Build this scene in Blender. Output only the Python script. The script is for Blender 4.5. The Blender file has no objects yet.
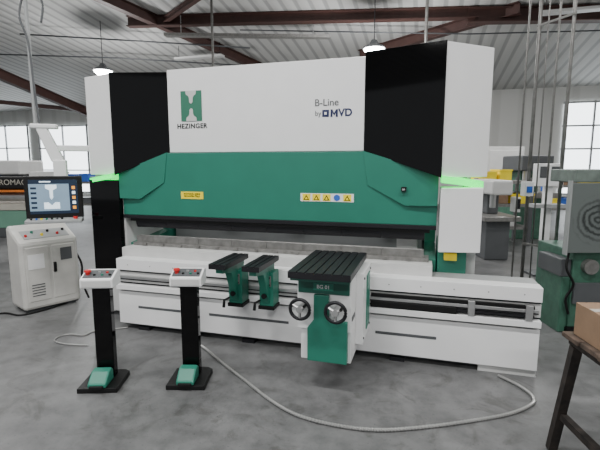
import bpy, bmesh, math, random
from mathutils import Vector, Matrix
random.seed(4)
C=bpy.context.scene.collection
PI=math.pi
# ---------------------------------------------------------------- survey helpers (hall frame: x along the machine, y away from it)
FOC=433.;TH=math.atan(60/FOC);CT,ST=math.cos(TH),math.sin(TH)
CAM=Vector((2.858,-3.475,1.6));YAW=math.radians(16.22)
RX=Vector((math.cos(YAW),math.sin(YAW),0));FW=Vector((-math.sin(YAW),math.cos(YAW),0))
def ray(px,py):
    u=(px-300)/FOC;v=(225-py)/FOC
    return RX*u+FW*(CT+v*ST)+Vector((0,0,-ST+v*CT))
def fl(px,py,z=0):
    r=ray(px,py);return CAM+r*((z-CAM.z)/r.z)
def mp(px,py,d):
    r=ray(px,py);return CAM+r*((d-CAM.y)/r.y)
def at(px,py,Y):
    r=ray(px,py);return CAM+r*(Y/r.dot(FW))
def rf(px,py,off):
    r=ray(px,py);return CAM+r*((6.348-off-.12*CAM.y-1.6)/(r.z+.12*r.y))
# ---------------------------------------------------------------- materials
def M(name,col,rough=.5,metal=0,var=.06,scale=6,bump=0,emit=0,spec=.5):
    m=bpy.data.materials.new(name);m.use_nodes=True;nt=m.node_tree;b=nt.nodes['Principled BSDF']
    b.inputs['Roughness'].default_value=rough;b.inputs['Metallic'].default_value=metal
    b.inputs['Specular IOR Level'].default_value=spec
    tc=nt.nodes.new('ShaderNodeTexCoord');n=nt.nodes.new('ShaderNodeTexNoise');n.inputs['Scale'].default_value=scale;n.inputs['Detail'].default_value=5
    nt.links.new(tc.outputs['Object'],n.inputs['Vector'])
    r=nt.nodes.new('ShaderNodeValToRGB');e=r.color_ramp.elements
    e[0].position=.3;e[1].position=.7
    e[0].color=[max(0,c*(1-var)) for c in col]+[1];e[1].color=[min(1,c*(1+var)) for c in col]+[1]
    nt.links.new(n.outputs['Fac'],r.inputs['Fac']);nt.links.new(r.outputs['Color'],b.inputs['Base Color'])
    if bump:
        bp=nt.nodes.new('ShaderNodeBump');bp.inputs['Strength'].default_value=bump;bp.inputs['Distance'].default_value=.01
        nt.links.new(n.outputs['Fac'],bp.inputs['Height']);nt.links.new(bp.outputs['Normal'],b.inputs['Normal'])
    if emit:
        nt.links.new(r.outputs['Color'],b.inputs['Emission Color']);b.inputs['Emission Strength'].default_value=emit
    return m
white=M('white_paint',(.80,.80,.80),.35,var=.015)
white2=M('offwhite_paint',(.56,.56,.55),.42,var=.05)
black=M('gloss_black',(.002,.002,.0022),.05,spec=.25)
blackm=M('matt_black',(.006,.006,.006),.5,spec=.3)
dark=M('dark_steel',(.022,.022,.025),.4,.4,spec=.3)
green=M('machine_green',(.016,.170,.116),.4,var=.04)
greend=M('dark_green',(.008,.085,.06),.45)
steel=M('steel',(.46,.46,.46),.32,.75,var=.1)
steel2=M('ground_steel',(.24,.235,.225),.4,.6,var=.2,scale=20)
led=M('green_led',(0,.95,.12),.4,emit=1.8,var=0)
yellow=M('yellow_sticker',(.95,.74,.02),.5)
red=M('red_plastic',(.6,.02,.02),.4)
blue=M('blue_plastic',(.03,.12,.5),.4)
screenm=M('screen_backdrop',(.16,.23,.30),.2,emit=.9)
screend=M('screen_dark_bar',(.01,.02,.04),.2,emit=.5)
screenw=M('screen_white',(.7,.82,.9),.3,emit=1)
orange=M('orange_ui',(.9,.35,.03),.4,emit=.7)
brown=M('beam_brown',(.060,.026,.021),.6,var=.15)
grey=M('light_grey',(.31,.32,.32),.5)
greyd=M('mid_grey',(.08,.085,.09),.5)
cord=M('cable_grey',(.34,.34,.33),.35,.5)
card=M('cardboard',(.25,.16,.10),.85,var=.12,scale=10)
wood=M('worn_wood',(.09,.062,.046),.85,var=.6,scale=14,bump=.5)
rust=M('rusty_black_steel',(.020,.015,.012),.75,var=.7,scale=18,bump=.4)
lampm=M('lamp_glow',(1,1,.97),.4,emit=30,var=0)
glassm=M('window_sky',(.88,.94,1),.4,emit=4.2,var=.04,scale=.4)
navy=M('navy_print',(.006,.012,.07),.5)
orangem=M('orange_paint',(.6,.16,.02),.5)
bluegreen=M('pale_green_paint',(.12,.26,.19),.5)
palegreen=M('pale_grey_green',(.15,.185,.165),.5,var=.2,scale=12)
basegreen=M('worn_green',(.045,.125,.085),.5,var=.25,scale=12)
emblemg=M('emblem_green',(.03,.16,.10),.5)
beige=M('beige_paint',(.40,.38,.33),.5)
beigel=M('warm_white_paint',(.55,.54,.51),.45,var=.08)
def floor_mat():
    m=bpy.data.materials.new('concrete_floor');m.use_nodes=True;nt=m.node_tree;b=nt.nodes['Principled BSDF'];L=nt.links.new
    tc=nt.nodes.new('ShaderNodeTexCoord')
    def noise(s,d,dist=0):
        n=nt.nodes.new('ShaderNodeTexNoise');n.inputs['Scale'].default_value=s;n.inputs['Detail'].default_value=d;n.inputs['Distortion'].default_value=dist;n.inputs['Roughness'].default_value=.65
        L(tc.outputs['Object'],n.inputs['Vector']);return n
    def ramp(n,p0,p1,c0,c1):
        r=nt.nodes.new('ShaderNodeValToRGB');e=r.color_ramp.elements;e[0].position=p0;e[1].position=p1;e[0].color=c0+(1,);e[1].color=c1+(1,);L(n.outputs['Fac'],r.inputs['Fac']);return r.outputs['Color']
    def mul(a,c):
        mx=nt.nodes.new('ShaderNodeMix');mx.data_type='RGBA';mx.blend_type='MULTIPLY';mx.inputs[0].default_value=1;L(a,mx.inputs[6]);L(c,mx.inputs[7]);return mx.outputs[2]
    a=noise(.9,8,.8);c=noise(7,8);d=noise(60,3);e_=noise(2.2,10,2.5)
    col=ramp(a,.3,.72,(.098,.099,.100),(.180,.182,.182))
    col=mul(col,ramp(c,.33,.6,(.66,.66,.66),(1,1,1)))
    col=mul(col,ramp(d,.62,.72,(1,1,1),(.5,.5,.5)))
    col=mul(col,ramp(e_,.54,.66,(1,1,1),(.68,.67,.65)))
    L(col,b.inputs['Base Color'])
    rr=nt.nodes.new('ShaderNodeMapRange');rr.inputs['To Min'].default_value=.28;rr.inputs['To Max'].default_value=.55;L(c.outputs['Fac'],rr.inputs['Value']);L(rr.outputs['Result'],b.inputs['Roughness'])
    bp=nt.nodes.new('ShaderNodeBump');bp.inputs['Strength'].default_value=.1;bp.inputs['Distance'].default_value=.005;L(c.outputs['Fac'],bp.inputs['Height']);L(bp.outputs['Normal'],b.inputs['Normal'])
    return m
floorm=floor_mat()
def ribbed(name,c0,c1,axis,scale):
    m=bpy.data.materials.new(name);m.use_nodes=True;nt=m.node_tree;b=nt.nodes['Principled BSDF'];L=nt.links.new
    tc=nt.nodes.new('ShaderNodeTexCoord');w=nt.nodes.new('ShaderNodeTexWave');w.bands_direction=axis;w.inputs['Scale'].default_value=scale;L(tc.outputs['Object'],w.inputs['Vector'])
    r=nt.nodes.new('ShaderNodeValToRGB');e=r.color_ramp.elements;e[0].position=.12;e[1].position=.3;e[0].color=c0+(1,);e[1].color=c1+(1,);L(w.outputs['Fac'],r.inputs['Fac']);L(r.outputs['Color'],b.inputs['Base Color'])
    bp=nt.nodes.new('ShaderNodeBump');bp.inputs['Strength'].default_value=.4;bp.inputs['Distance'].default_value=.03;L(w.outputs['Fac'],bp.inputs['Height']);L(bp.outputs['Normal'],b.inputs['Normal']);b.inputs['Roughness'].default_value=.6
    return m
ceilm=ribbed('ceiling_sheet',(.34,.34,.335),(.52,.52,.505),'X',.9)
wallm=ribbed('wall_sheet',(.54,.54,.52),(.60,.60,.58),'X',.35)
def swirl_mat():
    m=bpy.data.materials.new('swirl_scuffed_metal');m.use_nodes=True;nt=m.node_tree;b=nt.nodes['Principled BSDF'];L=nt.links.new
    tc=nt.nodes.new('ShaderNodeTexCoord')
    acc=None
    for k,(cx,cz,sc,rad) in enumerate(((.26,1.10,6,.27),(.42,1.20,5,.25))):
        mpn=nt.nodes.new('ShaderNodeMapping');L(tc.outputs['Object'],mpn.inputs['Vector']);mpn.inputs['Location'].default_value=(-cx,0,-cz)
        w=nt.nodes.new('ShaderNodeTexWave');w.wave_type='RINGS';w.rings_direction='Y';w.inputs['Scale'].default_value=sc;w.inputs['Distortion'].default_value=7;w.inputs['Detail'].default_value=6;w.inputs['Detail Scale'].default_value=.9;w.inputs['Detail Roughness'].default_value=.7;L(mpn.outputs['Vector'],w.inputs['Vector'])
        ln=nt.nodes.new('ShaderNodeVectorMath');ln.operation='LENGTH';sep=nt.nodes.new('ShaderNodeVectorMath');sep.operation='MULTIPLY';sep.inputs[1].default_value=(1,0,1);L(mpn.outputs['Vector'],sep.inputs[0]);L(sep.outputs[0],ln.inputs[0])
        fall=nt.nodes.new('ShaderNodeMapRange');fall.inputs['From Min'].default_value=rad;fall.inputs['From Max'].default_value=rad*.5;L(ln.outputs['Value'],fall.inputs['Value'])
        mu=nt.nodes.new('ShaderNodeMath');mu.operation='MULTIPLY';L(w.outputs['Fac'],mu.inputs[0]);L(fall.outputs['Result'],mu.inputs[1])
        if acc is None: acc=mu.outputs[0]
        else:
            q=nt.nodes.new('ShaderNodeMath');q.operation='MAXIMUM';L(acc,q.inputs[0]);L(mu.outputs[0],q.inputs[1]);acc=q.outputs[0]
    r=nt.nodes.new('ShaderNodeValToRGB');e=r.color_ramp.elements;e[0].position=.2;e[1].position=.95;e[0].color=(.12,.138,.132,1);e[1].color=(.025,.03,.03,1);L(acc,r.inputs['Fac']);L(r.outputs['Color'],b.inputs['Base Color']);b.inputs['Roughness'].default_value=.45
    return m
swirl=swirl_mat()
# ---------------------------------------------------------------- mesh builder
class MB:
    def __init__(s): s.bm=bmesh.new()
    def box(s,x0,x1,y0,y1,z0,z1):
        v=[s.bm.verts.new(p) for p in ((x0,y0,z0),(x1,y0,z0),(x1,y1,z0),(x0,y1,z0),(x0,y0,z1),(x1,y0,z1),(x1,y1,z1),(x0,y1,z1))]
        for f in ((0,3,2,1),(4,5,6,7),(0,1,5,4),(1,2,6,5),(2,3,7,6),(3,0,4,7)): s.bm.faces.new([v[i] for i in f])
        return s
    def prism(s,a,b):
        "two matching polygons a and b (lists of 3-d points) joined by side faces"
        va=[s.bm.verts.new(p) for p in a];vb=[s.bm.verts.new(p) for p in b];n=len(a)
        s.bm.faces.new(va[::-1]);s.bm.faces.new(vb)
        for i in range(n): s.bm.faces.new([va[i],va[(i+1)%n],vb[(i+1)%n],vb[i]])
        return s
    def plan(s,pts,z0,z1): return s.prism([(x,y,z0) for x,y in pts],[(x,y,z1) for x,y in pts])
    def side(s,pts,x0,x1): return s.prism([(x0,y,z) for y,z in pts],[(x1,y,z) for y,z in pts])
    def front(s,pts,y0,y1): return s.prism([(x,y0,z) for x,z in pts],[(x,y1,z) for x,z in pts])
    def tube(s,pts,r,n=10,closed=False):
        pts=[Vector(p) for p in pts];rings=[];N=len(pts)
        up=Vector((0,0,1))
        for i,p in enumerate(pts):
            if closed: t=(pts[(i+1)%N]-pts[i-1])
            else: t=(pts[min(i+1,N-1)]-pts[max(i-1,0)])
            t.normalize()
            a=t.cross(up)
            if a.length<.05: a=t.cross(Vector((0,1,0)))
            a.normalize();b=t.cross(a)
            rr=r[i] if isinstance(r,(list,tuple)) else r
            rings.append([s.bm.verts.new(p+(a*math.cos(2*PI*k/n)+b*math.sin(2*PI*k/n))*rr) for k in range(n)])
        for i in range(N if closed else N-1):
            A=rings[i];B=rings[(i+1)%N]
            for k in range(n): s.bm.faces.new([A[k],A[(k+1)%n],B[(k+1)%n],B[k]])
        if not closed: s.bm.faces.new(rings[0][::-1]);s.bm.faces.new(rings[-1])
        return s
    def bar(s,p,q,w,h):
        p=Vector(p);q=Vector(q);t=(q-p).normalized();a=t.cross(Vector((0,0,1)))
        if a.length<.05:a=Vector((1,0,0))
        a.normalize();b=a.cross(t).normalized()
        s.prism([p+a*w/2*i+b*h/2*j for i,j in ((-1,-1),(1,-1),(1,1),(-1,1))],[q+a*w/2*i+b*h/2*j for i,j in ((-1,-1),(1,-1),(1,1),(-1,1))])
        return s
    def profile(s,pts,p,q):
        "sweep a 2-d outline (across, up) straight from p to q"
        p=Vector(p);q=Vector(q);d=(q-p).normalized();a=d.cross(Vector((0,0,1))).normalized();b=a.cross(d).normalized()
        return s.prism([p+a*u+b*v for u,v in pts],[q+a*u+b*v for u,v in pts])
    def ibeam(s,p,q,w,h,t=.02):
        W=w/2;H=h/2;k=t/2
        return s.profile([(-W,-H),(W,-H),(W,-H+t),(k,-H+t),(k,H-t),(W,H-t),(W,H),(-W,H),(-W,H-t),(-k,H-t),(-k,-H+t),(-W,-H+t)],p,q)
    def build(s,name,mat,parent=None,bevel=0,loc=None,smooth=False):
        bmesh.ops.recalc_face_normals(s.bm,faces=s.bm.faces)
        me=bpy.data.meshes.new(name);s.bm.to_mesh(me);s.bm.free()
        o=bpy.data.objects.new(name,me);C.objects.link(o);me.materials.append(mat)
        if parent is not None:o.parent=parent
        elif loc is None:
            xs=[v.co for v in me.vertices]
            c=Vector((sum(v.x for v in xs)/len(xs),sum(v.y for v in xs)/len(xs),min(v.z for v in xs)))
            for v in me.vertices:v.co-=c
            o.location=c
        else:o.location=loc
        if smooth:
            for p in me.polygons:p.use_smooth=True
        if bevel:
            b=o.modifiers.new('bevel','BEVEL');b.width=bevel;b.segments=2;b.limit_method='ANGLE'
        return o
def tag(o,label,cat,group=None):
    o['label']=label;o['category']=cat
    if group:o['group']=group
    return o
def thing(name,label,cat,loc=(0,0,0),rz=0,group=None):
    o=bpy.data.objects.new(name,None);C.objects.link(o);o.location=loc;o.rotation_euler=(0,0,rz);o.empty_display_size=.2
    return tag(o,label,cat,group)
def struct(o): o['kind']='structure';return o
def dup(root,loc,rz,label):
    def cp(o,par):
        c=o.copy();C.objects.link(c)
        if par:c.parent=par
        for ch in list(o.children): cp(ch,c)
        return c
    r=cp(root,None);r.location=loc;r.rotation_euler=(0,0,rz);r['label']=label;return r
def text(name,body,x,y,z,size,mat,parent,rz=0,bold=0,align='CENTER',space=1):
    cu=bpy.data.curves.new(name,'FONT');cu.body=body;cu.size=size;cu.align_x=align;cu.align_y='CENTER';cu.extrude=.0012;cu.offset=bold;cu.space_character=space
    t=bpy.data.objects.new(name,cu);C.objects.link(t);bpy.context.view_layer.update()
    me=bpy.data.meshes.new_from_object(t.evaluated_get(bpy.context.evaluated_depsgraph_get()));bpy.data.objects.remove(t)
    me.transform(Matrix.Translation((x,y,z))@Matrix.Rotation(rz,4,'Z')@Matrix.Rotation(PI/2,4,'X'))
    me.materials.clear();me.materials.append(mat)
    o=bpy.data.objects.new(name,me);C.objects.link(o);o.parent=parent;return o
# ---------------------------------------------------------------- hall
YB=15.4;XL=-24;XR=11
def roof(y): return 4.5+.12*(YB-2-abs(y-2))
struct(MB().box(XL,XR,-13,YB,-.1,0).build('floor',floorm,loc=(0,0,0)))
b=MB();t_=.1
b.prism([(XL,-11,roof(-11)),(XL,2,roof(2)),(XL,YB,roof(YB)),(XL,YB,roof(YB)+t_),(XL,2,roof(2)+t_),(XL,-11,roof(-11)+t_)],[(XR,-11,roof(-11)),(XR,2,roof(2)),(XR,YB,roof(YB)),(XR,YB,roof(YB)+t_),(XR,2,roof(2)+t_),(XR,-11,roof(-11)+t_)])
struct(b.build('ceiling',ceilm,loc=(0,0,0)))
struct(MB().box(XL,XR,YB,YB+.2,0,4.6).build('wall_back',wallm,loc=(0,0,0)))
struct(MB().box(XL-.2,XL,-13,YB,0,6.2).build('wall_left',wallm,loc=(0,0,0)))
struct(MB().box(XR,XR+.2,-13,YB,0,6.2).build('wall_right',wallm,loc=(0,0,0)))
def window(n,x0,x1,z0,z1,nx,nz):
    o=MB().box(x0,x1,YB-.05,YB-.02,z0,z1).build('window_%d'%n,glassm,loc=(0,0,0));struct(o)
    f=MB();t=.06
    for i in range(nx+1):
        x=x0+(x1-x0)*i/nx;f.box(x-t/2,x+t/2,YB-.12,YB-.05,z0-t,z1+t)
    for i in range(nz+1):
        z=z0+(z1-z0)*i/nz;f.box(x0-t,x1+t,YB-.13,YB-.05,z-t/2,z+t/2)
    f.build('window_frame',grey,o)
a=mp(-15,127,YB);c=mp(34,192,YB);window(1,a.x,c.x,c.z,a.z,2,3)
a=mp(40,127,YB);c=mp(92,192,YB);window(2,a.x,c.x,c.z,a.z,2,3)
a=mp(565,103,YB);window(3,a.x,min(XR-.2,mp(625,105,YB).x),.5,a.z,2,4)
# roof steel
def beam(label,p,q,w,h,mat=brown):
    o=MB().ibeam(p,q,w,h).build('roof_beam',mat);return tag(o,label,'beam','brown steel roof beams')
beam('long brown steel beam running level across the ceiling above the machine',rf(128,22,.13),rf(478,13,.13),.22,.26)
beam('brown steel rafter sloping down to the right behind the left of the machine top',rf(60,-22,.13),rf(262,68,.13),.2,.26)
beam('brown steel rafter sloping down left behind the right of the machine top',rf(520,8,.13),rf(360,55,.13),.2,.26)
beam('short thick brown beam reaching the upper right corner of the ceiling',rf(468,16,.2),rf(650,13,.2),.26,.34)
beam('short brown brace rising from the level beam near the upper left',rf(205,-8,.13),rf(165,20,.13),.12,.14)
beam('thick brown steel beam sloping above the far left window row',at(-40,57,14),at(110,122,20),.22,.34)
beam('thin brown tie beam below the sloping beam at far left',at(-20,100,18),at(100,112,18.5),.14,.16)
def conduit(label,pts,r=.02,mat=steel,name='conduit_pipe'):
    return tag(MB().tube(pts,r,8).build(name,mat,smooth=True),label,'pipe','overhead conduits')
conduit('thin grey conduit crossing the upper left ceiling',[rf(20,34,.3),rf(170,43,.3),rf(250,48,.3)],.022,greyd)
conduit('second thin conduit just below the upper left one',[rf(-10,54,.3),rf(120,58,.3),rf(250,66,.3)],.022,greyd)
conduit('long thin conduit crossing the ceiling right of centre',[rf(240,30,.3),rf(470,34,.3),rf(620,30,.3)],.018,greyd)
ct=thing('cable_tray','flat metal cable tray hung below the long level brown beam','cable tray',(0,0,0));
p=rf(165,36,.55);q=rf(330,38,.55);ct.location=p
v=q-p
MB().profile([(-.1,-.01),(.1,-.01),(.1,.06),(.09,.06),(.09,0),(-.09,0),(-.09,.06),(-.1,.06)],(0,0,0),v).build('tray',steel2,ct)
for k in (.1,.9):
    pt=v*k;wz=roof(p.y+pt.y)-p.z;MB().tube([pt,(pt.x,pt.y,wz)],.01,6).build('hanger',steel,ct)
def drop(px,Y,r,label):
    p=at(px,60,Y);return tag(MB().tube([(p.x,p.y,0),(p.x,p.y,roof(p.y)-.02)],r,8).build('upright_conduit',steel2,smooth=True),label,'pipe')
drop(213,10.5,.03,'upright conduit rising behind the left middle of the machine top')
drop(425,9,.03,'upright conduit rising right of centre behind the machine')
def lamp(px,py,Y,label):
    c=at(px,py,Y);r=roof(c.y)
    o=thing('pendant_lamp',label,'lamp',c,0,'round hanging hall lamps')
    MB().tube([(0,0,0),(0,0,.05),(0,0,.10),(0,0,.2)],[.26,.24,.12,.06],20).build('lamp_shade',greyd,o)
    MB().tube([(0,0,-.13),(0,0,-.10),(0,0,-.04),(0,0,0)],[.07,.16,.22,.24],20).build('lamp_glass',lampm,o,smooth=True)
    MB().tube([(0,0,.2),(0,0,r-c.z)],.01,6).build('suspension_rod',dark,o)
    l=bpy.data.lights.new('lamp_light','POINT');l.energy=330;l.shadow_soft_size=.2;lo=bpy.data.objects.new('lamp_light',l);C.objects.link(lo);lo.parent=o;lo.location=(0,0,-.4)
lamp(103,71,12.5,'bright hanging lamp above the left end of the machine')
lamp(374,49,10.5,'bright hanging lamp above the right half of the machine')
for (x,y) in ((-2.2,-2.6),(1.2,-2.6),(4.6,-2.6),(-.5,-6.5),(4,-6.5),(8,1.5),(-6,2),(1.5,4.5),(-4,9),(6,8),(-12,6)):  # added fill lights in tube housings, put in to brighten the hall
    z=roof(y)-.45
    o=thing('added_fill_light',['added long fill light over the aisle in front of the machine','added long fill light hung deep in the hall'][y>1],'lamp',(x,y,z),0,['added aisle fill lights','added deep hall fill lights'][y>1])
    MB().box(-.8,.8,-.12,.12,.03,.09).build('housing',white2,o)
    for s in (-.7,.7):MB().tube([(s,0,.09),(s,0,.45)],.008,6).build('suspension_rod',dark,o)
    l=bpy.data.lights.new('fill_area_light','AREA');l.shape='RECTANGLE';l.size=1.6;l.size_y=.24;l.energy=[165,185][y>1];l.color=(1,.995,.985)
    lo=bpy.data.objects.new('fill_area_light',l);C.objects.link(lo);lo.parent=o;lo.location=(0,0,.02)
# ================================================================ PRESS BRAKE
pb=thing('press_brake','large white, black and green hydraulic press brake with a long green ram','press brake',(0,0,0))
cov=MB().box(.43,2.33,.30,.95,1.72,2.50).build('upper_cover',white,pb,.006)
MB().box(.43,2.33,.305,.9,1.705,1.72).build('cover_shadow_strip',blackm,pb)  # black strip painted as the shadow along the cover's bottom edge
def tower(xo,yo,xp,yp,xi,zt,lt):
    s=1 if xi>xp else -1
    pts=[(xp,yp),(xi,.31),(xi,.95),(xo,.95),(xo,yo)]
    zi=1.72;zo=1.50
    lo=[(xp,yp,zo),(xi,.31,zi),(xi,.95,zi),(xo,.95,zo),(xo,yo,zo)]
    MB().prism(lo,[(x,y,zt) for x,y in pts]).build('tower_cover',white,pb,.005)
    e=.014
    a=[(xp,yp-e,zo),(xi,.31-e,zi),(xi,.31-e,zt+.005),(xp,yp-e,zt+.005)]
    MB().prism(a,[(x,y+e-.001,z) for x,y,z in a]).build('black_panel',black,pb,.003)
    st=MB();st.prism([(xp,yp-.05,zo+.018),(xo+s*.03,yo-.05,zo-.035),(xo+s*.03,yo-.05,zo-.035-lt),(xp,yp-.05,zo+.018-lt)],[(xp,yp+.2,zo+.018),(xo+s*.03,yo+.2,zo-.035),(xo+s*.03,yo+.2,zo-.035-lt),(xp,yp+.2,zo+.018-lt)])
    st.build('light_strip',led,pb)
tower(-.49,.26,-.115,.17,.43,2.475,.045);tower(3.34,.44,2.97,.13,2.33,2.53,.055)
MB().box(-.49,-.09,.26,.9,.06,1.40).build('lower_cover',white2,pb,.005)
MB().box(-.455,-.11,.20,.26,.50,1.45).build('black_panel',black,pb,.003)
MB().plan([(2.97,.14),(3.29,.20),(3.31,.40),(2.97,.40)],.90,1.42).build('lower_cover',white,pb,.006)
for x0,x1 in ((-.09,.03),(2.86,2.96)):
    MB().side([(.32,.03),(1.5,.03),(1.5,2.3),(.5,2.3),(.5,1.2),(.9,1.15),(.95,1.0),(.9,.86),(.32,.80)],x0,x1).build('side_frame',green,pb,.004)
MB().box(2.97,3.2,.30,.9,.06,.92).build('frame_column',green,pb,.005)
MB().box(3.02,3.12,.22,.30,.82,.88).build('limit_switch',yellow,pb,.004)
MB().box(3.20,3.28,.40,.9,.06,1.42).build('rear_cover',white2,pb,.004)
ram=MB().front([(-.10,1.10),(2.95,1.10),(2.95,1.50),(2.33,1.715),(.43,1.715),(-.10,1.50)],.25,.34).build('ram',green,pb,.004)
for side in (0,1):
    f=(lambda x:x) if side==0 else (lambda x:2.33+(.43-x)*1.17)
    pts=[(.43,1.72),(-.10,1.525),(-.10,1.27),(.12,1.265),(.39,1.43)]
    dd=lambda x:.246-.045*max(0,(.43-x)/.53)
    MB().prism([(f(x),dd(x),z) for x,z in pts],[(f(x),.262,z) for x,z in pts]).build('ram_wing',green,ram)
MB().box(-.10,2.95,.24,.36,1.065,1.10).build('clamp_rail',dark,ram,.003)
MB().box(-.03,2.90,.262,.33,1.035,1.065).build('tool_holder',blackm,ram)
for i in range(8):
    x=.02+i*.355
    MB().side([(.272,1.035),(.318,1.035),(.312,1.0),(.300,.97),(.296,.97),(.280,1.0)],x,x+.352).build('punch',dark,ram)
MB().box(2.66,2.70,.185,.23,1.385,1.42).build('badge',blackm,ram)
text('badge_lettering','m',2.68,.183,1.403,.03,white,ram)
MB().box(.57,.81,.246,.25,1.275,1.345).build('warning_sticker',yellow,ram)
text('sticker_lettering','ACHTUNG  KEINE\nSCHARFEN TEILE',.69,.2445,1.312,.022,blackm,ram)
MB().box(1.78,2.26,.246,.25,1.280,1.352).build('warning_sticker',white,ram)
for i in range(5):
    x=1.835+i*.092
    if i!=3:
        MB().box(x-.036,x+.036,.2445,.246,1.286,1.346).build('hazard_sign',yellow,ram)
        MB().front([(x-.026,1.292),(x+.026,1.292),(x,1.338)],.243,.2445).build('hazard_mark',blackm,ram)
        MB().front([(x-.014,1.298),(x+.014,1.298),(x,1.324)],.2415,.243).build('hazard_mark',yellow,ram)
    else: MB().tube([(x,.243,1.316),(x,.246,1.316)],.028,16).build('mandatory_sign',blue,ram)
lx,lz=.685,2.155
MB().box(lx-.11,lx+.11,.294,.30,lz-.14,lz+.14).build('emblem',emblemg,cov)
def rail(top):
    k=1 if top else -1
    pr=[(-.055,.14),(.055,.14),(.055,.125),(.05,.105),(.032,.095),(.022,.082),(.018,.06),(.018,.038),(.010,.026),(0,.022),(-.010,.026),(-.018,.038),(-.018,.06),(-.022,.082),(-.032,.095),(-.05,.105),(-.055,.125)]
    MB().front([(lx+x,lz+z*k) for x,z in pr],.2915,.294).build('emblem_mark',white2,cov)
rail(True);rail(False)
text('cover_lettering','HEZINGER',lx,.298,lz-.188,.062,blackm,cov,bold=.0016,space=1.12)
text('cover_lettering','B-Line',2.0,.298,2.135,.084,greyd,cov,bold=.0004)
text('cover_lettering','by',1.925,.298,2.045,.062,greyd,cov)
MB().box(1.962,2.022,.296,.30,2.015,2.075).build('emblem',navy,cov,.006)
MB().box(1.981,2.003,.2945,.296,2.034,2.056).build('emblem_mark',white,cov)
mx,mz,h=2.036,2.013,.064
MB().front([(mx,mz),(mx+.017,mz),(mx+.017,mz+.036),(mx+.032,mz+.010),(mx+.047,mz+.036),(mx+.047,mz),(mx+.064,mz),(mx+.064,mz+h),(mx+.049,mz+h),(mx+.032,mz+.034),(mx+.015,mz+h),(mx,mz+h)],.2965,.30).build('cover_lettering',navy,cov)
text('cover_lettering','VD',mx+.070,.298,2.045,.088,navy,cov,bold=.0025,align='LEFT',space=1.02)
# table and dies
MB().box(-.03,2.93,.10,.44,.66,.79).build('table_beam',white2,pb,.004)
MB().box(0,2.90,.24,.40,.79,.82).build('die_rail',steel2,pb,.002)
for i in range(8):
    x=.02+i*.355
    MB().side([(.275,.82),(.335,.82),(.335,.885),(.312,.885),(.305,.87),(.298,.885),(.275,.885)],x,x+.352).build('die',steel2,pb)
for i in range(14):MB().box(.12+i*.2,.16+i*.2,.225,.242,.795,.815).build('die_clamp',steel2,pb)
MB().box(.05,2.84,.95,1.1,.72,1.02).build('back_gauge',grey,pb,.005)
for x in (.7,1.5,2.45):
    MB().box(x,x+.12,.80,.95,.90,.99).build('gauge_finger',greyd,pb,.005)
MB().box(.03,2.86,1.48,1.5,.3,1.9).build('rear_panel',grey,pb)
MB().box(2.62,2.80,.46,.60,.79,.96).build('slide_box',white2,pb,.006)
wl=bpy.data.lights.new('gap_fill_light','AREA');wl.shape='RECTANGLE';wl.size=2.6;wl.size_y=.05;wl.energy=3  # added fill light, brightens the gap between ram and table
wo=bpy.data.objects.new('gap_fill_light',wl);C.objects.link(wo);wo.parent=pb;wo.location=(1.44,.45,1.12);wo.rotation_euler=(.6,0,0)
# bed
bed=MB().box(0,3.71,.04,.30,.03,.70).build('bed',grey,pb,.004)
MB().box(0,3.71,-.03,.10,.595,.705).build('bed_panel',white,bed,.004)
MB().box(0,3.71,.01,.045,.575,.595).build('bed_groove',dark,bed)
MB().box(0,3.71,-.01,.04,.475,.575).build('bed_panel',white2,bed,.003)
MB().box(.02,3.69,-.040,-.01,.515,.54).build('guide_rail',steel,bed,.003)
MB().box(.02,3.69,-.030,-.01,.503,.515).build('rail_strip',dark,bed)
MB().box(0,3.71,.015,.045,.455,.475).build('bed_groove',dark,bed)
MB().box(0,3.71,-.05,.04,.405,.455).build('bed_ledge',white,bed,.003)
MB().box(0,3.71,.01,.045,.382,.405).build('bed_groove',blackm,bed)
MB().box(0,3.71,-.02,.04,.06,.382).build('bed_panel',white,bed,.003)
MB().box(.02,3.69,.03,.04,.03,.06).build('plinth',greyd,bed)
MB().box(3.30,3.71,-.0,.04,.0,.06).build('bed_foot',white2,bed,.003)
for x0,x1 in ((.22,.84),(.98,1.75),(2.50,2.98)):
    MB().box(x0,x1,-.0225,-.018,.225,.248).build('bed_slot',greyd,bed)
for i in range(15):
    x=.13+i*.247
    MB().tube([(x,-.0325,.65),(x,-.0295,.65)],.0055,8).build('bolt',grey,bed)
for x in (.2,1.3,2.62):
    MB().box(x,x+.12,-.01,.2,0,.032).build('bed_foot',dark,bed)
MB().box(2.46,3.66,-.046,-.010,.545,.566).build('rail_strip',blackm,bed)
MB().box(2.46,3.12,-.050,-.012,.457,.512).build('cable_chain',blackm,bed,.004)
MB().box(3.12,3.66,-.046,-.012,.480,.495).build('rail_strip',dark,bed)
for x in (3.20,3.60):MB().box(x,x+.05,-.055,-.01,.455,.575).build('rail_bracket',steel,bed,.003)
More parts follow.
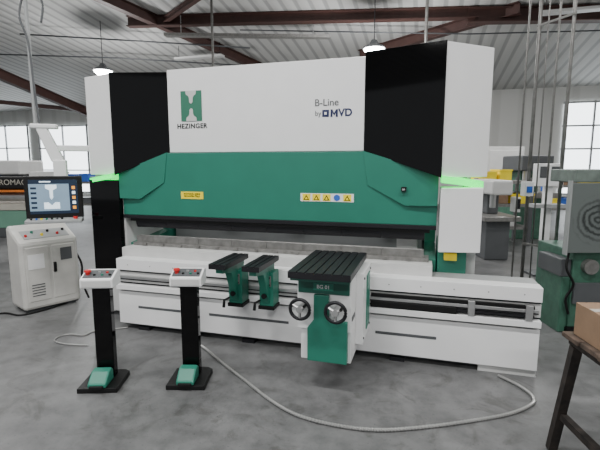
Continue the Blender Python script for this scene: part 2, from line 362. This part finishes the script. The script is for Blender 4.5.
# ================================================================ sheet follower
fo=thing('sheet_follower','green and white sheet follower with slotted black table and two handwheels','sheet follower',(2.19,-.35,.23))
FZ=.23
def lbox(mb,x0,x1,y0,y1,z0,z1): return mb.box(x0-2.19,x1-2.19,y0+.35,y1+.35,z0-FZ,z1-FZ)
w=.42/7
pl=[(2.0,.86),(2.42,.86)]
for i in range(6,-1,-1):
    a=2.0+(i+1)*w-(.005 if i<6 else 0);c=2.0+i*w+(.005 if i>0 else 0)
    if i<6: pl.append((a,.896))
    pl+= [(a,.905),(c,.905)]
    if i>0: pl.append((c,.896))
MB().front([(x-2.19,z-FZ) for x,z in pl],-.82+.35,-.06+.35).build('slotted_table',dark,fo)
lbox(MB(),2.01,2.41,-.80,-.08,.84,.86).build('table_edge',greend,fo,.003)
lbox(MB(),2.02,2.40,-.66,-.065,.46,.84).build('body',white,fo,.004)
lbox(MB(),2.04,2.40,-.64,-.065,.23,.46).build('lower_body',white,fo,.004)
lbox(MB(),2.03,2.39,-.675,-.66,.725,.83).build('header_plate',greend,fo,.004)
lbox(MB(),2.14,2.28,-.679,-.675,.75,.80).build('name_plate',green,fo)
text('header_lettering','BG 01',2.21-2.19,-.681+.35,.775-FZ,.036,white,fo,bold=.0006)
MB().front([(x-2.19,z-FZ) for x,z in ((2.145,.72),(2.25,.72),(2.25,.54),(2.38,.54),(2.38,.24),(2.10,.24),(2.10,.48),(2.145,.54))],-.69+.35,-.64+.35).build('front_panel',green,fo,.004)
lbox(MB(),2.40,2.455,-.46,-.068,.30,.83).build('side_housing',white,fo,.004)
lbox(MB(),2.453,2.462,-.30,-.14,.36,.78).build('side_panel',green,fo,.002)
for y,z in ((-.43,.34),(-.43,.79),(-.10,.34),(-.10,.79)):
    MB().tube([(2.453-2.19,y+.35,z-FZ),(2.461-2.19,y+.35,z-FZ)],.009,8).build('bolt',dark,fo)
lbox(MB(),2.398,2.404,-.62,-.50,.53,.56).build('side_slot',greyd,fo)
for x in (2.07,2.315):
    zc=.635-FZ;r_=.068
    rp=[(x-2.19+r_*math.cos(a),-.42,zc+r_*math.sin(a)) for a in [2*PI*i/28 for i in range(28)]]
    wh=MB().tube(rp,.0125,8,closed=True).build('handwheel',dark,fo,smooth=True)
    for k in range(3):
        a=.5+k*2*PI/3;MB().tube([(x-2.19,-.42,zc),(x-2.19+r_*math.cos(a),-.42,zc+r_*math.sin(a))],.010,6).build('spoke',steel,wh)
    MB().tube([(x-2.19,-.66+.35,zc),(x-2.19,-.435,zc)],.024,12).build('hub',steel,wh)
    MB().tube([(x-2.19+.045,-.43,zc+.04),(x-2.19+.045,-.48,zc+.04)],.010,8).build('handle',blackm,wh)
# ================================================================ support arms
sa=thing('support_arm','green sheet support arm with black slotted top, left one of the pair','support arm',(1.33,-.105,.40),0,'green sheet support arms on the bed rail')
pl=[(-.07,.40),(.07,.40)]
for i in (2,1,0):
    a=-.07+(i+1)*.14/3-(.005 if i<2 else 0);c=-.07+i*.14/3+(.005 if i>0 else 0)
    if i<2: pl.append((a,.43))
    pl+=[(a,.44),(c,.44)]
    if i>0: pl.append((c,.43))
MB().front(pl,-.42,.04).build('slotted_top',dark,sa)
MB().side([(-.38,.40),(.04,.40),(.04,.06),(-.10,.06),(-.16,.20),(-.22,.33),(-.38,.36)],-.03,.03).build('bracket',green,sa,.004)
MB().box(-.062,.062,-.09,.055,.03,.32).build('carriage',green,sa,.005)
MB().box(-.045,.045,-.097,-.09,.20,.29).build('front_plate',steel2,sa,.003)
MB().box(-.07,.07,-.10,.05,.0,.03).build('clamp_shoe',blackm,sa,.003)
for x in (-.03,.03):
    for z in (.215,.275):MB().tube([(x,-.102,z),(x,-.097,z)],.007,8).build('bolt',blackm,sa)
MB().tube([(0,-.15,.13),(0,-.13,.13),(0,-.09,.13)],[.022,.022,.012],12).build('clamp_knob',blackm,sa)
MB().tube([(-.05,-.10,.08),(-.085,-.13,.06),(-.09,-.135,.0)],[.010,.012,.014],8).build('lever',blackm,sa)
dup(sa,(1.61,-.105,.40),0,'green sheet support arm with black slotted top, nearest the handwheel unit')
# ================================================================ pedal stands
ps=thing('foot_pedal_stand','black pedal stand with white button box, nearest the left end of machine','foot pedal stand',(.630,-.980,0),YAW+.05,'black foot pedal stands')
MB().plan([(-.14,-.15),(.14,-.15),(.14,.12),(.10,.15),(-.10,.15),(-.14,.12)],0,.035).build('base_plate',blackm,ps,.004)
MB().box(-.064,.064,.02,.09,.035,.75).build('column',black,ps,.006)
bx=MB().side([(-.05,.735),(.11,.735),(.11,.84),(.06,.845),(-.05,.80)],-.115,.115).build('button_box',white,ps,.006)
def on(x,t,h=0): return (x,-.05+.11*t,.80+.045*t+h)
MB().prism([on(-.10,.15,.001),on(.10,.15,.001),on(.10,.92,.001),on(-.10,.92,.001)],[on(-.10,.15,.004),on(.10,.15,.004),on(.10,.92,.004),on(-.10,.92,.004)]).build('button_plate',greyd,bx)
MB().tube([on(-.075,.5,-.003),on(-.075,.5,.018),on(-.075,.5,.020),on(-.075,.5,.034)],[.014,.014,.024,.022],14).build('stop_button',red,bx)
for i,m in enumerate((blackm,grey,green,red,blackm)):
    MB().tube([on(-.025+i*.027,.4+.25*(i%2),-.003),on(-.025+i*.027,.4+.25*(i%2),.012)],.009,10).build('push_button',m,bx)
MB().box(-.10,.10,-.054,-.05,.745,.79).build('face_label',white2,bx)
pd=MB().side([(-.155,.036),(.005,.036),(.005,.112),(-.025,.137),(-.075,.127),(-.155,.067)],-.065,.065).build('pedal_hood',green,ps,.012)
MB().box(-.048,.048,-.17,-.145,.036,.058).build('treadle',blackm,pd,.004)
MB().tube([(-.04,.10,.7),(-.06,.14,.5),(-.05,.12,.2),(-.09,.17,.012)],.008,8).build('stand_cable',blackm,ps,smooth=True)
dup(ps,(1.215,-.765,0),YAW-.02,'black pedal stand with white button box, in front of the green support arms')
# ================================================================ cables on the ground
def smooth_path(pts,n=10):
    P=[Vector(p) for p in pts];out=[]
    for i in range(len(P)-1):
        p0=P[max(i-1,0)];p1=P[i];p2=P[i+1];p3=P[min(i+2,len(P)-1)]
        for k in range(n):
            t=k/n;out.append(.5*((2*p1)+(-p0+p2)*t+(2*p0-5*p1+4*p2-p3)*t*t+(-p0+3*p1-3*p2+p3)*t**3))
    out.append(P[-1]);return out
def ground_cable(pix,r,label,name='power_cable',mat=cord,ribs=False):
    pts=[]
    for px,py in pix:
        q=fl(px,py);q.z=r+.001;pts.append(q)
    sp=smooth_path(pts,26 if ribs else 10)
    rr=[r*(1 if i%2 else .7) for i in range(len(sp))] if ribs else r
    return tag(MB().tube(sp,rr,8).build(name,mat,smooth=not ribs),label,'cable')
ground_cable([(201,347),(208,352),(222,364),(245,382),(272,403),(300,418),(340,428),(380,432),(425,429),(470,423),(508,416),(530,407),(533,399),(520,388),(498,377)],.0125,'long grey ribbed metal hose looping across the floor in front of the machine','metal_hose',ribs=True)
ground_cable([(128,328),(112,330),(95,332),(84,336),(70,335),(58,338),(55,342),(66,345),(88,346)],.007,'thin grey cable curling on the floor left of the machine')
ground_cable([(78,300),(60,306),(40,312),(20,316),(4,314),(-20,318)],.010,'dark cable on the floor at the left edge',mat=blackm)
# ================================================================ control pendant
cp=thing('control_pendant','touchscreen control panel hung on a white swing arm','control panel',(-.72,0,1.03),math.radians(36))
mon=MB().box(-.255,.255,-.005,.07,.04,.46).build('monitor',blackm,cp,.008)
MB().box(-.25,.25,.07,.10,.045,.455).build('monitor_housing',white,cp,.01)
MB().box(-.215,.215,-.008,-.005,.085,.425).build('screen',screenm,mon)
MB().box(-.215,.215,-.010,-.008,.385,.425).build('screen_bar',screend,mon);MB().box(-.215,.215,-.010,-.008,.085,.115).build('screen_bar',screend,mon)
MB().box(.14,.215,-.0095,-.008,.115,.385).build('screen_bar',screend,mon)
MB().box(-.12,-.02,-.011,-.010,.40,.412).build('screen_bar',screenw,mon)
MB().front([(-.07,.375),(.03,.375),(.03,.34),(-.005,.32),(-.005,.25),(-.02,.225),(-.035,.25),(-.035,.32),(-.07,.34)],-.010,-.008).build('screen_drawing',screenw,mon)
MB().front([(-.09,.135),(.05,.135),(.05,.20),(.01,.20),(-.02,.17),(-.05,.20),(-.09,.20)],-.010,-.008).build('screen_drawing',screenw,mon)
for i in range(5):MB().box(.165,.195,-.011,-.0095,.13+i*.05,.16+i*.05).build('screen_icon',[orange,screenw,orange,screenw,orange][i],mon)
for i in range(5):MB().box(-.20,-.15,-.010,-.008,.14+i*.048,.16+i*.048).build('screen_icon',screend,mon)
kp=MB().side([(-.12,.0),(.06,.0),(.06,.05),(-.12,.03)],-.25,.25).build('keypad_shelf',grey,cp,.006)
MB().tube([(.19,-.07,.03),(.19,-.07,.06)],.02,12).build('stop_button',red,kp)
for i in range(7):MB().tube([(-.2+i*.045,-.07,.03),(-.2+i*.045,-.07,.05)],.010,8).build('push_button',[blackm,blue,yellow,green,blackm,greyd,blackm][i],kp)
MB().box(.0,.12,.06,.16,.40,.62).build('arm_bracket',white,cp,.01)
MB().prism([(-.01,.07,.60),(.11,.07,.60),(.11,.17,.60),(-.01,.17,.60)],[(-.14,.08,.95),(-.04,.08,.95),(-.04,.18,.95),(-.14,.18,.95)]).build('swing_arm',white,cp,.012)
MB().box(-.18,.06,.07,.19,.93,.975).build('arm_cap',white,cp,.012)
MB().tube(smooth_path([(-.1,.13,.97),(-.12,.13,1.3),(-.14,.13,1.75),(-.2,.15,2.0),(-.12,.15,2.25),(0,.15,2.15),(-.02,.15,1.95)]),.011,8).build('cable_loop',greyd,cp,smooth=True)
MB().tube([(-.14,.15,.95),(-.14,.15,2.6)],.018,10).build('arm_post',grey,cp)
MB().bar((.04,.13,.74),(.36,.16,.74),.06,.06).build('tower_bracket',white,cp,.008)
# ================================================================ console behind left
cs=thing('machine_console','white floor console with rounded edges and sloping button panel at left edge','console',fl(25,315),YAW+math.radians(50))
bd=MB().side([(0,.03),(.40,.03),(.40,.93),(.30,.93),(.24,.89),(0,.78)],0,.60).build('cabinet_body',beigel,cs,.035)
MB().box(.05,.55,.05,.36,0,.03).build('plinth',greyd,cs)
MB().box(.05,.28,-.006,.02,.12,.72).build('door',beigel,bd,.006)
MB().box(.31,.55,-.006,.02,.12,.72).build('door',beigel,bd,.006)
MB().box(.32,.345,-.03,0,.42,.53).build('handle',blackm,bd)
MB().box(.07,.23,-.010,0,.48,.64).build('instruction_sheet',white,bd)
MB().box(.40,.52,-.010,0,.54,.68).build('rating_plate',greyd,bd)
for i in range(5):MB().box(.09,.22,-.010,-.005,.18+i*.03,.19+i*.03).build('vent_slot',greyd,bd)
MB().tube(smooth_path([(.60,.1,.6),(.64,.04,.45),(.62,.0,.25),(.68,.0,.03)]),.012,8).build('console_cable',blackm,cs,smooth=True)
def slope(x,t,h):return (x,.24*t,.78+.11*t+h)
MB().prism([slope(.07,.2,.002),slope(.53,.2,.002),slope(.53,.85,.002),slope(.07,.85,.002)],[slope(.07,.2,.006),slope(.53,.2,.006),slope(.53,.85,.006),slope(.07,.85,.006)]).build('button_plate',grey,bd)
for i in range(6):
    MB().tube([slope(.10+i*.08,.4+.25*(i%2),0),slope(.10+i*.08,.4+.25*(i%2),.028)],.014,10).build('push_button',[red,green,yellow,blackm,red,blackm][i],bd)
# left neighbouring machine
lm=thing('folding_machine','pale sheet metal machine with long black beam at left edge','machine',at(8,300,6.6),YAW)
lm.location.z=0
MB().box(-1.3,.55,.1,.6,.9,1.0).build('table',beige,lm,.01)
MB().box(-1.3,.50,.12,.55,.62,.90).build('front_apron',bluegreen,lm,.01)
for x in (-1.1,.25):MB().box(x,x+.2,.1,.6,0,.62).build('leg',white2,lm,.01)
MB().box(-1.3,.52,.15,.5,1.22,1.42).build('upper_beam',blackm,lm,.03)
MB().box(-1.3,.52,.14,.5,1.18,1.215).build('beam_edge',orangem,lm,.005)
text('beam_lettering','EUROMAC',.36,.145,1.33,.12,beige,lm,align='RIGHT')
MB().box(.42,.55,.12,.58,1.0,1.5).build('end_plate',white2,lm,.01)
MB().tube([(-1.3,.3,1.1),(.5,.3,1.1)],.07,16).build('roller',steel,lm)
BINW={0:'far left rack',1:'rack beside the machine',2:'rack below right window'}
CN=[(greyd,'dark grey'),(card,'brown'),(grey,'light grey'),(blackm,'black'),(white2,'off-white'),(blue,'blue'),(yellow,'yellow')]
ORD=['first','second','third','fourth','fifth','sixth','seventh','eighth','ninth','tenth','eleventh','twelfth','thirteenth','fourteenth']
def rack(label,px,py,Y,w,h,seed,mat,k0):
    p=at(px,py,Y);p.z=0
    r=thing('storage_rack',label,'rack',p,YAW)
    for x in (-w/2,w/2):
        for y in (0,.6):MB().box(x-.03,x+.03,y-.03,y+.03,0,h).build('upright',mat,r)
    rnd=random.Random(seed)
    n=int(h/.45)
    for k in range(1,n+1):
        MB().box(-w/2,w/2,0,.6,k*h/n-.12,k*h/n-.06).build('shelf',steel2,r)
        x=-w/2+.08;j=0
        while x<w/2-.35:
                ww=rnd.uniform(.2,.45);hh=rnd.uniform(.12,.28)
                m,cn=rnd.choice(CN)
                sh=['bottom','middle','top'][k-1 if n==3 else (0 if k==1 else 2)]
                bb=thing('storage_bin','%s bin, %s from left on %s shelf of %s'%(cn,ORD[j],sh,BINW[k0]),'bin',(0,0,0),0,'bins on the %s'%BINW[k0])
                bb.location=r.location+Matrix.Rotation(YAW,3,'Z')@Vector((x+ww/2,.27,k*h/n-.06));bb.rotation_euler=(0,0,YAW)
                MB().box(-ww/2,ww/2,-.22,.22,0,hh).build('bin_body',m,bb,.01);MB().box(-ww/2-.01,ww/2+.01,-.23,.23,hh-.03,hh).build('bin_rim',m,bb,.004)
                x+=ww+.06;j+=1
rack('low dark rack with mixed bins beyond the left control panel',52,230,12,3.4,1.2,1,greyd,0)
rack('dark rack of bins seen just right of the machine',500,250,8.5,1.1,1.35,3,greyd,1)
rack('low blue rack with boxes below the far right window',585,240,11,2.4,1.15,5,blue,2)
def shopmachine(label,px,Y,w,h,m1,m2):
    p=at(px,250,Y);p.z=0
    o=thing('workshop_machine',label,'machine',p,YAW)
    MB().box(-w/2,w/2,0,.8,0,h*.5).build('machine_base',m1,o,.02)
    MB().box(-w/2-.1,w/2+.1,-.15,.85,h*.5,h*.56).build('work_table',steel2,o,.01)
    MB().box(-w*.2,w*.3,.3,.8,h*.56,h*.82).build('machine_column',m1,o,.02)
    MB().box(-w*.45,w*.4,-.1,.8,h*.82,h).build('machine_head',m2,o,.03)
    MB().tube([(-w*.25,.05,h*.82),(-w*.25,.05,h*.66)],.05,12).build('spindle',steel,o)
    MB().box(w*.42,w*.62,-.2,0,h*.62,h*.8).build('control_box',white2,o,.01)
    MB().box(w*.44,w*.60,-.205,-.2,h*.66,h*.78).build('display',dark,o)
shopmachine('dark grey and white machine tool behind the left console',8,9.5,1.2,1.7,greyd,white2)
shopmachine('dark machine tool with white head between tower and poles',497,7.2,.4,1.35,greyd,white2)
shopmachine('small green machine tool behind the upright poles',530,9.3,.8,1.8,basegreen,greyd)
# ================================================================ poles at right
def pole(px,r,label,Y):
    p=at(px,300,Y);p.z=0
    o=thing('upright_pole',label,'pole',p,YAW,'upright poles right of the machine')
    MB().tube([(0,0,0),(0,0,roof(p.y)-.15)],r,8).build('tube',steel2,o,smooth=True)
    MB().box(-.04,.04,-.04,.04,0,.012).build('foot_plate',steel2,o)
    return o
pole(510,.012,'thin upright pole, nearest the machine tower',5.4)
pole(520,.020,'thick upright pole second from the machine tower',5.0)
pole(528,.008,'third upright pole from the tower, very thin',4.95)
pole(538,.012,'fourth upright pole from the machine tower, just behind the socket box',4.8)
pole(551,.018,'upright pole furthest from the machine tower, before the scuffed plate',4.6)
for z,lab in ((.7,'lower'),(3.1,'upper')):
    p=at(518,300,4.97);q=at(553,300,4.55);p.z=q.z=z
    tag(MB().bar(p,q,.012,.022).build('cross_rail',steel2),'%s metal cross rail tying the upright poles together'%lab,'rail')
bx=thing('socket_box','small white socket box fixed on the upright poles','socket box',at(527,196,4.85),YAW)
MB().box(-.05,.05,-.04,.06,0,.16).build('housing',white,bx,.005);MB().box(-.03,.03,-.05,-.04,.04,.11).build('socket_lid',blue,bx)
tm=thing('operator_terminal','white terminal with small screens on a post behind the poles','terminal',(at(545,250,6.2).x,at(545,250,6.2).y,0),YAW)
MB().box(-.05,.05,0,.1,.03,1.3).build('post',white,tm,.005);MB().box(-.2,.2,-.1,.25,0,.03).build('foot',greyd,tm)
MB().box(-.22,.12,-.06,.08,1.3,1.62).build('screen_housing',white,tm,.01)
for x in (-.19,-.03):MB().box(x,x+.12,-.065,-.06,1.42,1.58).build('screen',greyd,tm)
MB().box(-.26,.18,-.14,.05,1.0,1.05).build('keyboard_tray',grey,tm)
cb=thing('switch_cabinet','tall pale switch cabinet against the hall beyond the press brake','cabinet',(at(500,250,12).x,at(500,250,12).y,0),YAW)
MB().box(-.5,.5,0,.6,0,2.1).build('cabinet_body',white2,cb,.01);MB().box(-.45,.45,-.02,0,.1,2.0).build('door',white2,cb,.01)
# swirl plate machine
sm=thing('coil_machine','worn green machine with circular scuffed grey plate at the right edge','machine',(at(560,330,3.9).x,at(560,330,3.9).y,0),YAW)
MB().box(0,.75,0,.04,.80,1.44).build('scuffed_plate',swirl,sm,.004)
MB().box(-.012,.0,-.01,.05,.78,1.46).build('plate_edge',grey,sm)
MB().box(.12,.9,.08,.7,.06,.80).build('machine_body',basegreen,sm,.01)
MB().box(.1,.9,.06,.72,0,.06).build('plinth',blackm,sm)
MB().box(.08,.5,.08,.5,1.44,1.56).build('top_bracket',palegreen,sm,.01)
MB().box(.02,.12,.10,.5,.55,.72).build('gear_box',greyd,sm,.01)
MB().tube([(.26,.08,.66),(.26,.02,.66)],.07,16).build('pulley',steel2,sm)
MB().box(.04,.12,.1,.45,0,.55).build('leg',basegreen,sm,.01)
MB().box(.13,.6,.05,.08,.30,.50).build('door_panel',greyd,sm,.004)
MB().tube(smooth_path([(.06,.06,.8),(.03,.03,.65),(.10,.02,.5),(.06,.05,.35),(.1,.06,.2)]),.012,8).build('hose',blackm,sm,smooth=True)
# workbench
P1=fl(565,332,.75)
wb=thing('workbench','rough worn bench with rusty black steel legs in right foreground','workbench',(P1.x,P1.y,0),YAW-.05)
for i in range(4):MB().box(.0-.008*(i%2),1.2,-.56+i*.145,-.56+i*.145+.140,.725,.75).build('plank',wood,wb,.004)
MB().box(.02,1.18,-.55,.0,.69,.725).build('steel_frame',rust,wb,.004)
for x,y0,y1 in ((.04,-.04,.14),(.08,-.50,-.62),(1.1,-.04,.14),(1.1,-.50,-.62)):
    MB().bar((x,y0,.69),(x+.02,y1,0),.045,.045).build('leg',rust,wb)
MB().bar((.08,-.58,.25),(.06,.06,.25),.035,.035).build('brace',rust,wb)
cx=thing('cardboard_box','brown cardboard box standing on the rough bench','cardboard box',(P1.x,P1.y,.751),YAW-.05)
MB().box(.03,.45,-.28,-.02,0,.165).build('carton',card,cx,.003)
MB().box(.03,.45,-.17,-.13,.165,.167).build('tape',beige,cx)
mt=thing('metal_offcut','rusty flat metal offcut lying on the bench beside the cardboard box','metal piece',(P1.x,P1.y,.751),YAW-.05)
MB().box(.02,.22,-.42,-.36,0,.02).build('flat_bar',rust,mt,.003)
# ================================================================ light and camera
w=bpy.data.worlds.new('hall_world');bpy.context.scene.world=w;w.use_nodes=True
w.node_tree.nodes['Background'].inputs[0].default_value=(.93,.96,1,1);w.node_tree.nodes['Background'].inputs[1].default_value=.6
cd=bpy.data.cameras.new('camera');cam=bpy.data.objects.new('camera',cd);C.objects.link(cam)
cam.location=CAM;cam.rotation_euler=(PI/2-TH,0,YAW);cd.sensor_width=36;cd.lens=36*FOC/600;cd.clip_start=.05
bpy.context.scene.camera=cam
